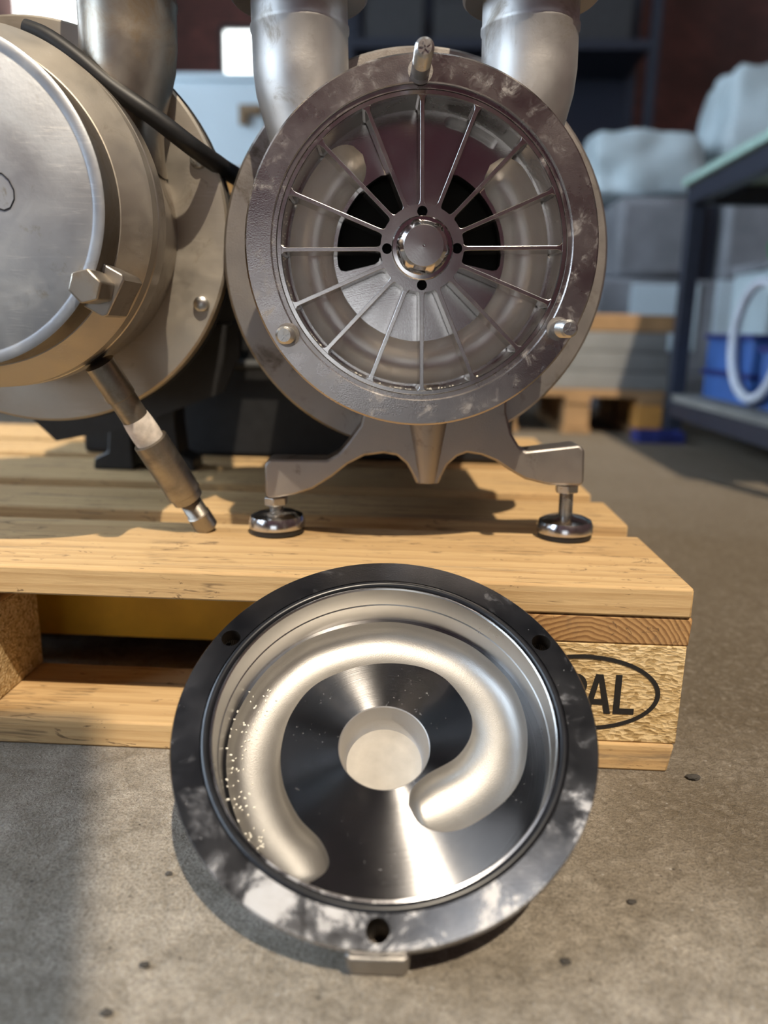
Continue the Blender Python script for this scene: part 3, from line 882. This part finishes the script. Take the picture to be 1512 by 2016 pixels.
for px, py in ((-60, 770), (0, 778), (50, 800), (85, 835), (118, 866), (160, 858), (230, 848), (350, 806), (440, 772), (470, 700), (470, 640), (-60, 640)):
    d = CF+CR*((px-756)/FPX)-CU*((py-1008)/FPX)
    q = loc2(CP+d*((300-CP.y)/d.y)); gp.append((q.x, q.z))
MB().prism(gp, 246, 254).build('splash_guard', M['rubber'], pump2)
H = H_keep

# ------------------------------------------------------------------ leaning cover
NV = Vector((0.0075, -0.51518, 0.85705)).normalized()
E1 = Vector((0.999894, 0.014562, 0.0)); E1 = (E1-NV*E1.dot(NV)).normalized()
E2 = NV.cross(E1)
CC = Vector((-212.07, -110.65, 93.02))
cover = empty('pump_cover_plate', (0, 0, 0))
LB = Vector((0, 34.0, -117.0))            # thing's base: the lug that stands on the floor
def cv_mat():
    return Matrix((( E1.x, -NV.x, E2.x), (E1.y, -NV.y, E2.y), (E1.z, -NV.z, E2.z)))
cover.rotation_euler = cv_mat().to_euler()
cover.location = (CC*S)
tag(cover, 'round steel pump cover with spiral groove leaning against the pallet', 'pump cover')
bh = [circle(6.1, 32, 115.5*cos(rad(a)), 115.5*sin(rad(a))) for a in (31, 151.5, -89.3)]
rimp = MB().plate([circle(124.4, 192), circle(108, 192), *bh], 0)
rimp.lathe([(124.4, 0), (125, 0.7), (125, 5), (120.5, 13.2)], 192)
rimp.plate([circle(120.5, 192), circle(104, 192), *bh], 13.2, True)
rimp.lathe([(108, 0), (107.6, 3.2), (103.0, 3.2), (102.6, 0.8), (101.6, 0.6)], 192)
rim_o = rimp.build('rim', M['cover_rim'], cover)
for b in bh:
    MB().wall(b, 0, 31).plate([b], 31, True).build('bolt_hole', M['hole'], rim_o)
orr = MB()
vs, fs = [], []
for i in range(192):
    for j in range(14):
        a, b = 2*pi*i/192, 2*pi*j/14
        r = 105.4+2.5*cos(b)
        vs.append((r*cos(a), 1.5+2.5*sin(b), r*sin(a)))
for i in range(192):
    for j in range(14):
        fs.append((i*14+j, ((i+1) % 192)*14+j, ((i+1) % 192)*14+(j+1) % 14, i*14+(j+1) % 14))
orr.add(vs, fs).build('seal_ring', M['oring'], cover)['label'] = 'black rubber seal ring'
CD = 32.0
MB().lathe([(101.6, 0.6), (100.9, 1.4), (100.2, 16), (99.6, 16.8), (99.2, CD)], 192).build('inner_wall', M['cover_wall'], cover)
inn = [(-35, -81.5), (-29.5, -77), (-28, -70.5), (-34, -59.5), (-48, -46.5), (-59.3, -27), (-63.8, -4), (-60, 22), (-45, 45), (-14, 59.8), (16.3, 61), (38.3, 51.3), (53.3, 29), (54.8, 12), (45.2, -5), (26.6, -17.5), (17.4, -27.5), (15.6, -37)]
out_ = [(-35, -81.5), (-43, -84.6), (-56, -79.4), (-76, -60.5), (-90, -36), (-97, -8), (-95.2, 20), (-80, 55), (-50, 83.2), (0, 97), (49, 83.6), (79, 55), (89.6, 24), (87, -7), (76, -28.6), (54.0, -46.4), (36.8, -52.2), (22.9, -48.5), (15.6, -37)]
gi, go = catmull(inn, 150), catmull(out_, 150)
gi = [(p.x, p.y) for p in gi]; go = [(p.x, p.y) for p in go]
groove(gi, go, CD, 18.0, 24, 0.6).build('spiral_groove', M['cover_groove'], cover, angle=60)['label'] = 'matte blasted spiral groove'
gloop = gi+go[::-1][1:-1]
HR = 28.0
MB().plate([circle(99.2, 192), gloop, circle(HR+0.6, 96)], CD).build('turned_plate', M['cover_plate'], cover)['label'] = 'mirror-dark turned plate'
MB().lathe([(HR+0.6, CD), (HR, CD+0.6), (HR-0.4, CD+14), (HR-1.4, CD+18), (HR-4, CD+22), (HR-9, CD+24.6), (0, CD+25.5)], 96).build('centre_cup', M['cover_cup'], cover)
# loose powder lying in the cup, thinning out up its rounded corner
cup_prof = [(0, CD+25.5), (HR-9, CD+24.6), (HR-4, CD+22), (HR-1.4, CD+18)]
def cup_y(r):
    for (r0, y0), (r1, y1) in zip(cup_prof, cup_prof[1:]):
        if r <= r1: return y0+(y1-y0)*(r-r0)/(r1-r0)
    return cup_prof[-1][1]
vs, fs = [], []
for i in range(17):
    for k in range(48):
        r = 24.2*i/16; a = 2*pi*k/48
        x, z = r*cos(a), r*sin(a)
        h = 0.05+(1.6+0.35*sin(x*0.35+z*0.2)*cos(z*0.3))*(1-(i/16)**2)
        vs.append((x, cup_y(r)-h, z))
for i in range(16):
    for k in range(48): fs.append((i*48+k, i*48+(k+1) % 48, (i+1)*48+(k+1) % 48, (i+1)*48+k))
MB().add(vs, fs).build('powder', M['powder'], cover, angle=60)['label'] = 'pale powder lying in the cup'
MB().lathe([(105, 13.2), (104, 43), (97, 50), (90, 52.5), (36, 52.5), (35, 60), (33, 61), (0, 61)], 128).build('back_body', M['cover_cast'], cover)
for a in (31, 151.5, -89.3):
    t = rad(a)
    lg = MB().prism([(104, -16), (124, -16), (126.5, -13.5), (126.5, 13.5), (124, 16), (104, 16)], 9.0, 31.5, [circle(6.1, 32, 115.5, 0)])
    lg.v = [(x*cos(t)-z*sin(t), y, x*sin(t)+z*cos(t)) for x, y, z in lg.v]
    lg.build('bolt_lug', M['cover_cast'], cover, bevel=1.0)

# ------------------------------------------------------------------ loose pellets
def pellets(name, spots, label):
    mb = MB()
    for P, r in spots:
        a, b = random.uniform(0, pi), random.uniform(-.5, .5)
        d = Vector((cos(a)*cos(b), sin(b), sin(a)*cos(b)))
        mb.tube([P-d*r*1.5, P-d*r*1.1, P+d*r*1.1, P+d*r*1.5], [r*.5, r, r, r*.5], 6)
    o = mb.build(name, M['pellet'])
    return tag(o, label, 'pellets', kind='stuff')
CM = cv_mat()
def cov_pt(u, y, v): return CC+CM @ Vector((u, y, v))
sp = []
for k in range(95):
    th = rad(random.uniform(150, 222)); r = random.triangular(82, 98.5, 97)
    t = (r-63)/(97-63); ph = math.acos(max(-1, min(1, 1-2*t)))
    y = CD+18*sin(ph)**0.6 if r < 96.8 else CD
    sp.append((cov_pt(r*cos(th), y-0.35, r*sin(th)), random.uniform(.35, .62)))
pellets('spilled_pellets', sp, 'tiny white pellets sprinkled on left side of leaning cover')
PM = pump.rotation_euler.to_matrix()
def pmp_pt(x, y, z): return Vector((PC[0], PC[1], 144))+PM @ Vector((x, y, z+H))
sp = []
for k in range(80):
    th = rad(random.uniform(214, 296)); r = 102.6
    y = random.triangular(12, 30, 13)
    sp.append((pmp_pt(r*cos(th), y, r*sin(th)), random.uniform(.35, .6)))
for k in range(26):
    th = rad(random.uniform(165, 200))
    sp.append((pmp_pt(102.4*cos(th), random.uniform(12, 32), 102.4*sin(th)), random.uniform(.35, .6)))
pellets('casing_pellets', sp, 'tiny white pellets caught along lower bore of open pump')

# ------------------------------------------------------------------ cable
cp = [at(50, 55, 560), at(92, 72, 560), at(150, 113, 562), at(220, 172, 566), at(300, 228, 572), at(380, 290, 592), at(440, 332, 640), at(474, 356, 695), at(474, 385, 765), at(470, 420, 830)]
cpts = catmull(cp, 60)
MBc = MB().tube(cpts, [6.0+3.0*k/59 for k in range(60)], 20)
cab = MBc.build('power_cable', M['rubber'])
tag(cab, 'thick black rubber cable slanting across the closed pump pipe', 'cable')

# ------------------------------------------------------------------ yellow fork under the deck
fork = empty('pallet_truck_fork', (-720, 235, 0))
tag(fork, 'yellow steel pallet truck fork in the dark under the deck', 'fork')
f = MB()
sec = [(-55, 30), (-80, 26), (-80, 92), (-76, 96), (76, 96), (80, 92), (80, 26), (55, 30), (70, 88), (-70, 88)]
vs = [(x, y, z) for x in (-700, 420) for y, z in sec]
n = len(sec)
fs = [(i, (i+1) % n, n+(i+1) % n, n+i) for i in range(n)]
f.add(vs, fs)
f.build('fork_beam', M['fork'], fork)
w = MB().lathe([(0, -30), (26, -30), (30, -26), (30, 26), (26, 30), (0, 30)], 32).move(330, 0, 30.5)
w.build('load_roller', M['rubber'], fork)

# ------------------------------------------------------------------ grit on the floor
for k, (px, py, r, lb) in enumerate(((1364, 1534, 3.6, 'largest dark crumb, on the floor beside the pallet corner'), (332, 1722, 1.8, 'small dark crumb on the lit floor left of the leaning cover'),
        (284, 1903, 2.2, 'dark crumb on the floor below left of the leaning cover'), (210, 1998, 2.4, 'dark crumb on the floor nearest the lower left frame corner'),
        (1243, 1778, 2.2, 'thin dark crumb on the floor right of the leaning cover'), (1113, 1896, 2.2, 'dark crumb on the floor below right of the leaning cover'))):
    d = CF+CR*((px-756)/FPX)-CU*((py-1008)/FPX)
    P = CP+d*(-CP.z/d.z)
    bm = bmesh.new(); bmesh.ops.create_icosphere(bm, subdivisions=2, radius=r*S)
    rr = random.Random(k)
    for v in bm.verts: v.co = Vector((v.co.x*1.4, v.co.y, v.co.z*0.55))*rr.uniform(.7, 1.15)
    zmin = min(v.co.z for v in bm.verts)
    me = bpy.data.meshes.new('grit'); bm.to_mesh(me); bm.free(); me.materials.append(M['stone'])
    o = bpy.data.objects.new('floor_grit', me); COL.objects.link(o); o.location = (P.x*S, P.y*S, -zmin-0.0002)
    tag(o, lb, 'debris', 'dark crumbs on the floor')

# ------------------------------------------------------------------ black case added to darken the gap behind the pumps
case = empty('dark_filler_case', (-390, 670, 144.3)); tag(case, 'black case added at the back of the pallet to darken the gap', 'case')
def cpart(name, b, mat, bevel=6):
    return MB().box(b[0]+390, b[1]+390, b[2]-670, b[3]-670, b[4], b[5]).build(name, mat, case, bevel=bevel)
cpart('case_body', (-660, -70, 512, 792, 0, 215), M['rubber'])
cpart('case_lid', (-664, -66, 508, 796, 216, 270), M['rubber'])
for x in (-560, -250): cpart('latch', (x, x+34, 500, 507.5, 195, 240), M['motor'], 2)
MB().tube([(-60, -160, 130), (-60, -178, 126), (60, -178, 126), (60, -160, 130)], 7, 12).build('handle', M['motor'], case)

# ------------------------------------------------------------------ background
# work table on the right, its long side running away from the camera
tab = empty('work_table', (1000, 1500, 0))
tag(tab, 'dark steel work table with open lower shelf on the right', 'table')
def part(name, b, mat, parent, bevel=2.0):
    L = parent.location/S
    x0, x1, y0, y1, z0, z1 = b
    return MB().box(x0-L.x, x1-L.x, y0-L.y, y1-L.y, z0-L.z, z1-L.z).build(name, mat, parent, bevel=bevel)
TX0, TX1, TY0, TY1 = 610, 1330, 800, 2060
part('table_top', (TX0-15, TX1+15, TY0-15, TY1+15, 772, 795), M['table_top'], tab)
for a, b in (((TX0, TX0+40), (TY0, TY1)), ((TX1-40, TX1), (TY0, TY1))): part('top_rail', (*a, *b, 715, 771), M['table'], tab)
for yy in (TY0, TY1-40): part('top_rail', (TX0+41, TX1-41, yy, yy+40, 715, 771), M['table'], tab)
for x in (TX0, TX1-45):
    for y in (TY0, TY1-45): part('leg', (x, x+45, y, y+45, 0, 714), M['table'], tab)
part('lower_shelf', (TX0+2, TX1-2, TY0+2, TY1-2, 118, 140), M['slab'], tab)
for a in (TX0, TX1-40): part('lower_rail', (a+1, a+39, TY0+46, TY1-46, 70, 117), M['table'], tab)

def blue_bin(x0, x1, y0, y1, z0, z1, label):
    e = empty('storage_bin', ((x0+x1)/2, (y0+y1)/2, z0)); tag(e, label, 'bin', 'blue bins on the table shelf')
    hx, hy, h = (x1-x0)/2, (y1-y0)/2, z1-z0
    b = MB().box(-hx, hx, -hy, hy, 0, 6)
    for s in (-1, 1):
        b.box(min(s*hx, s*(hx-6)), max(s*hx, s*(hx-6)), -hy, hy, 6, h); b.box(-hx+6, hx-6, min(s*hy, s*(hy-6)), max(s*hy, s*(hy-6)), 6, h)
    b.build('tub', M['blue'], e, bevel=1.5)
    r = MB()
    for s in (-1, 1):
        r.box(min(s*hx, s*(hx+10)), max(s*hx, s*(hx+10)), -hy-10, hy+10, h-14, h); r.box(-hx, hx, min(s*hy, s*(hy+10)), max(s*hy, s*(hy+10)), h-14, h)
    r.build('lip', M['navy'], e, bevel=1.5)
blue_bin(690, 1010, 1620, 1960, 140.5, 225, 'blue bin on the table shelf, far one and lowest')
blue_bin(690, 1010, 1620, 1960, 226, 330, 'blue bin stacked on top of the far blue bin')
blue_bin(690, 1010, 1150, 1560, 140.5, 300, 'blue bin on the table shelf, nearest the camera')
hz = MB().tube([(668, 1560+150*cos(2*pi*k/48), 312+148*sin(2*pi*k/48)) for k in range(49)], 13, 14, False)
tag(hz.build('hose_coil', M['white_hose']), 'white hose loop hanging in front of the blue bins', 'hose')

# stack of slabs on a rough pallet
sp_ = empty('small_pallet', (310, 2330, 0)); tag(sp_, 'rough brown pallet under the grey slabs in the background', 'pallet')
for k in range(5): part('deck_board', (40, 600, 2040+k*120, 2040+k*120+95, 122, 144), M['farwood'], sp_)
for x in (42, 280, 516):
    part('stringer_board', (x, x+82, 2040, 2615, 100, 121.5), M['farwood'], sp_)
    for y in (2045, 2290, 2520): part('block', (x, x+82, y, y+92, 22, 99.5), M['orange'] if x == 516 and y == 2045 else M['farwood'], sp_)
    part('bottom_board', (x-6, x+88, 2040, 2615, 0, 21.5), M['farwood'], sp_)
for k, (z0, z1, x0) in enumerate(((144.5, 205, 60), (206, 268, 20), (269, 330, 40), (331, 386, 30))):
    o = MB().box(x0, x0+560+(k % 2)*30, 2070, 2560, z0, z1).build('stone_slab', M['slab'] if k != 3 else M['farwood'], bevel=4)
    tag(o, ('lowest grey slab on the rough background pallet', 'second grey slab from the bottom on the rough background pallet',
            'third grey slab from the bottom on the rough background pallet', 'brown board topping the slab stack on the rough background pallet')[k], 'slab' if k != 3 else 'board', 'slabs on the rough pallet')
o = empty('tool_tray', (545, 1900, 0)); tag(o, 'dark blue plastic tray on the floor before the rough pallet', 'tray')
MB().box(-70, 70, -45, 45, 0, 8).box(-70, -62, -45, 45, 8, 34).box(62, 70, -45, 45, 8, 34).box(-62, 62, -45, -37, 8, 34).box(-62, 62, 37, 45, 8, 34).build('tray_shell', M['navy'], o)
MB().tube([(-20, -46, 22), (-20, -56, 22), (20, -56, 22), (20, -46, 22)], 4, 8).build('handle', M['navy'], o)

def lump(name, c, r, mat, label, cat, seed, amp=0.16, base=None):
    """film-wrapped bundle: a boxy rounded mass with creases"""
    bm = bmesh.new(); bmesh.ops.create_icosphere(bm, subdivisions=5, radius=1.0)
    rr = random.Random(seed)
    dirs = [(Vector((rr.uniform(-1, 1), rr.uniform(-1, 1), rr.uniform(-1, 1))).normalized(), rr.uniform(4, 13), rr.uniform(0, 6)) for _ in range(9)]
    for v in bm.verts:
        p = v.co.copy()
        q = max(abs(p.x), abs(p.y), abs(p.z))
        p = p.lerp(p/q*0.86, 0.55)
        d = sum(sin(p.dot(a)*w+o_) for a, w, o_ in dirs)/9
        p *= 1+amp*d
        v.co = Vector((p.x*r[0], p.y*r[1], p.z*r[2]))*S
    if base is not None:
        for v in bm.verts: v.co.z = max(v.co.z, (base-c[2])*S)
    me = bpy.data.meshes.new(name); bm.to_mesh(me); bm.free(); me.materials.append(mat)
    for p in me.polygons: p.use_smooth = True
    o = bpy.data.objects.new(name, me); COL.objects.link(o); o.location = tuple(x*S for x in c)
    return tag(o, label, cat)
# machine stand with wrapped loads on top
ms = empty('machine_base', (900, 3150, 0)); tag(ms, 'grey machine base under the wrapped loads', 'machine')
part('plinth', (520, 1900, 2950, 3500, 0, 160), M['greymach'], ms, 10)
part('body', (560, 1850, 2980, 3480, 160, 560), M['greymach'], ms, 14)
part('upper_housing', (620, 980, 3000, 3450, 560, 900), M['greymach'], ms, 40)
part('upper_housing', (1080, 1820, 3000, 3450, 560, 900), M['greymach'], ms, 30)
part('front_panel', (700, 990, 2968, 2979, 260, 540), M['pale'], ms, 3)
part('front_panel', (1060, 1300, 2968, 2979, 240, 560), M['pale'], ms, 3)
part('duct', (985, 1075, 3080, 3170, 560, 900), M['table'], ms, 8)
lump('wrapped_load', (770, 3350, 1060), (285, 260, 165), M['film'], 'low white film-wrapped load on the grey machine', 'wrapped load', 3, 0.16, 901)
lump('wrapped_load', (1450, 3420, 1220), (400, 270, 330), M['film'], 'tall white film-wrapped load behind the work table', 'wrapped load', 11, 0.14, 901)
g_ = lump('plastic_sack', (1090, 2280, 625), (110, 100, 60), M['green'], 'small green sack on the crate behind the table', 'sack', 5, 0.1, 571)
cr = empty('pale_crate', (1090, 2300, 0)); tag(cr, 'pale tall crate standing behind the work table leg', 'crate')
part('crate_body', (930, 1300, 2150, 2450, 0, 540), M['film'], cr, 6)
part('crate_lid', (920, 1310, 2140, 2460, 540.5, 570), M['greymach'], cr, 4)
# pale cabinet between the pipes
pc = empty('pale_cabinet', (-1150, 3300, 0)); tag(pc, 'pale blue cabinet with brown handle seen between the two pumps', 'cabinet')
part('cabinet_body', (-1420, -880, 3050, 3500, 0, 1340), M['pale'], pc, 8)
part('cabinet_top', (-1430, -870, 3040, 3510, 1340.5, 1368), M['pale'], pc, 4)
dr = part('door', (-1405, -895, 3030, 3049, 40, 1320), M['pale'], pc, 4)
kb = MB().box(-1000+1150, -905+1150, 3000-3300, 3029-3300, 1200, 1238).box(-1000+1150, -968+1150, 3000-3300, 3029-3300, 1160, 1199)
k_ = kb.build('handle', M['brown'], dr, bevel=3); k_.location = (0, 0, 0)
ob_ = empty('orange_carton', (-900, 2560, 0)); tag(ob_, 'orange carton standing before the pale cabinet', 'carton')
part('carton_body', (-1010, -650, 2450, 2700, 0, 880), M['orange'], ob_, 3)
part('carton_flap', (-1008, -652, 2452, 2572, 880.5, 884), M['orange'], ob_, 0.5)
part('carton_flap', (-1008, -652, 2576, 2698, 880.5, 884), M['orange'], ob_, 0.5)
# dark rack against the back wall
rk = empty('storage_rack', (0, 5300, 0)); tag(rk, 'dark storage rack against the back wall between the pump pipes', 'rack')
for x in (-760, 1200):
    for y in (5000, 5560): part('upright', (x, x+60, y, y+60, 0, 3000), M['table'], rk)
for z in (500, 1300, 2100, 2900): part('shelf', (-700, 1200, 5000, 5620, z, z+60), M['table'], rk)
part('back_panel', (-700, 1200, 5625, 5640, 0, 3000), M['table'], rk)
for k, (x0, x1, z0, h, m) in enumerate(((-620, -250, 2160.5, 300, 'motor'), (-180, 260, 2160.5, 260, 'motor'), (330, 640, 2160.5, 120, 'slab'), (700, 1080, 2160.5, 380, 'motor'), (-560, 0, 1360.5, 420, 'motor'), (120, 560, 1360.5, 300, 'slab'))):
    e = empty('stored_box', ((x0+x1)/2, 5260, z0))
    tag(e, ('dark box at the left end of the rack upper shelf', 'dark box second from left on the rack upper shelf', 'low grey box on the rack upper shelf',
            'tall dark box at the right end of the rack upper shelf', 'large dark box on the rack middle shelf', 'grey box on the rack middle shelf')[k], 'box', 'boxes on the dark rack')
    part('box_body', (x0, x1, 5040, 5480, z0, z0+h-30), M[m], e, 4)
    part('box_lid', (x0-6, x1+6, 5034, 5486, z0+h-29.5, z0+h), M[m], e, 4)
# maroon stand-ins for an unseen person, added to shade the floor and tint reflections
def standin(x0, x1, z0, z1, label):
    e = empty('added_standin', ((x0+x1)/2, -1400, 0)); tag(e, label, 'standin', 'added maroon stand-ins behind the camera')
    part('standin_body', (x0, x1, -1650, -1200, z0, z1), M['maroon'], e, 6)
    for x in (x0+10, x1-50):
        for y in (-1640, -1260): part('leg', (x, x+40, y, y+40, 0, z0-0.5), M['table'], e, 1)
    mid = (x0+x1)/2
    for a, b, h in ((x0+8, mid-3, mid-40), (mid+3, x1-8, mid+40)):
        d = part('door', (a, b, -1199, -1185, z0+12, z1-12), M['maroon'], e, 3)
        zz = (z0+z1)/2
        MB().tube([(h-mid, 216, zz-70), (h-mid, 236, zz-62), (h-mid, 236, zz+62), (h-mid, 216, zz+70)], 6, 10).build('handle', M['chrome'], d)
standin(-1050, 10, 430, 2030, 'tall maroon steel locker on legs, added behind the camera to shade the floor')
standin(20, 900, 180, 1480, 'lower maroon steel locker right of the tall one, added for its reflection in the metal')
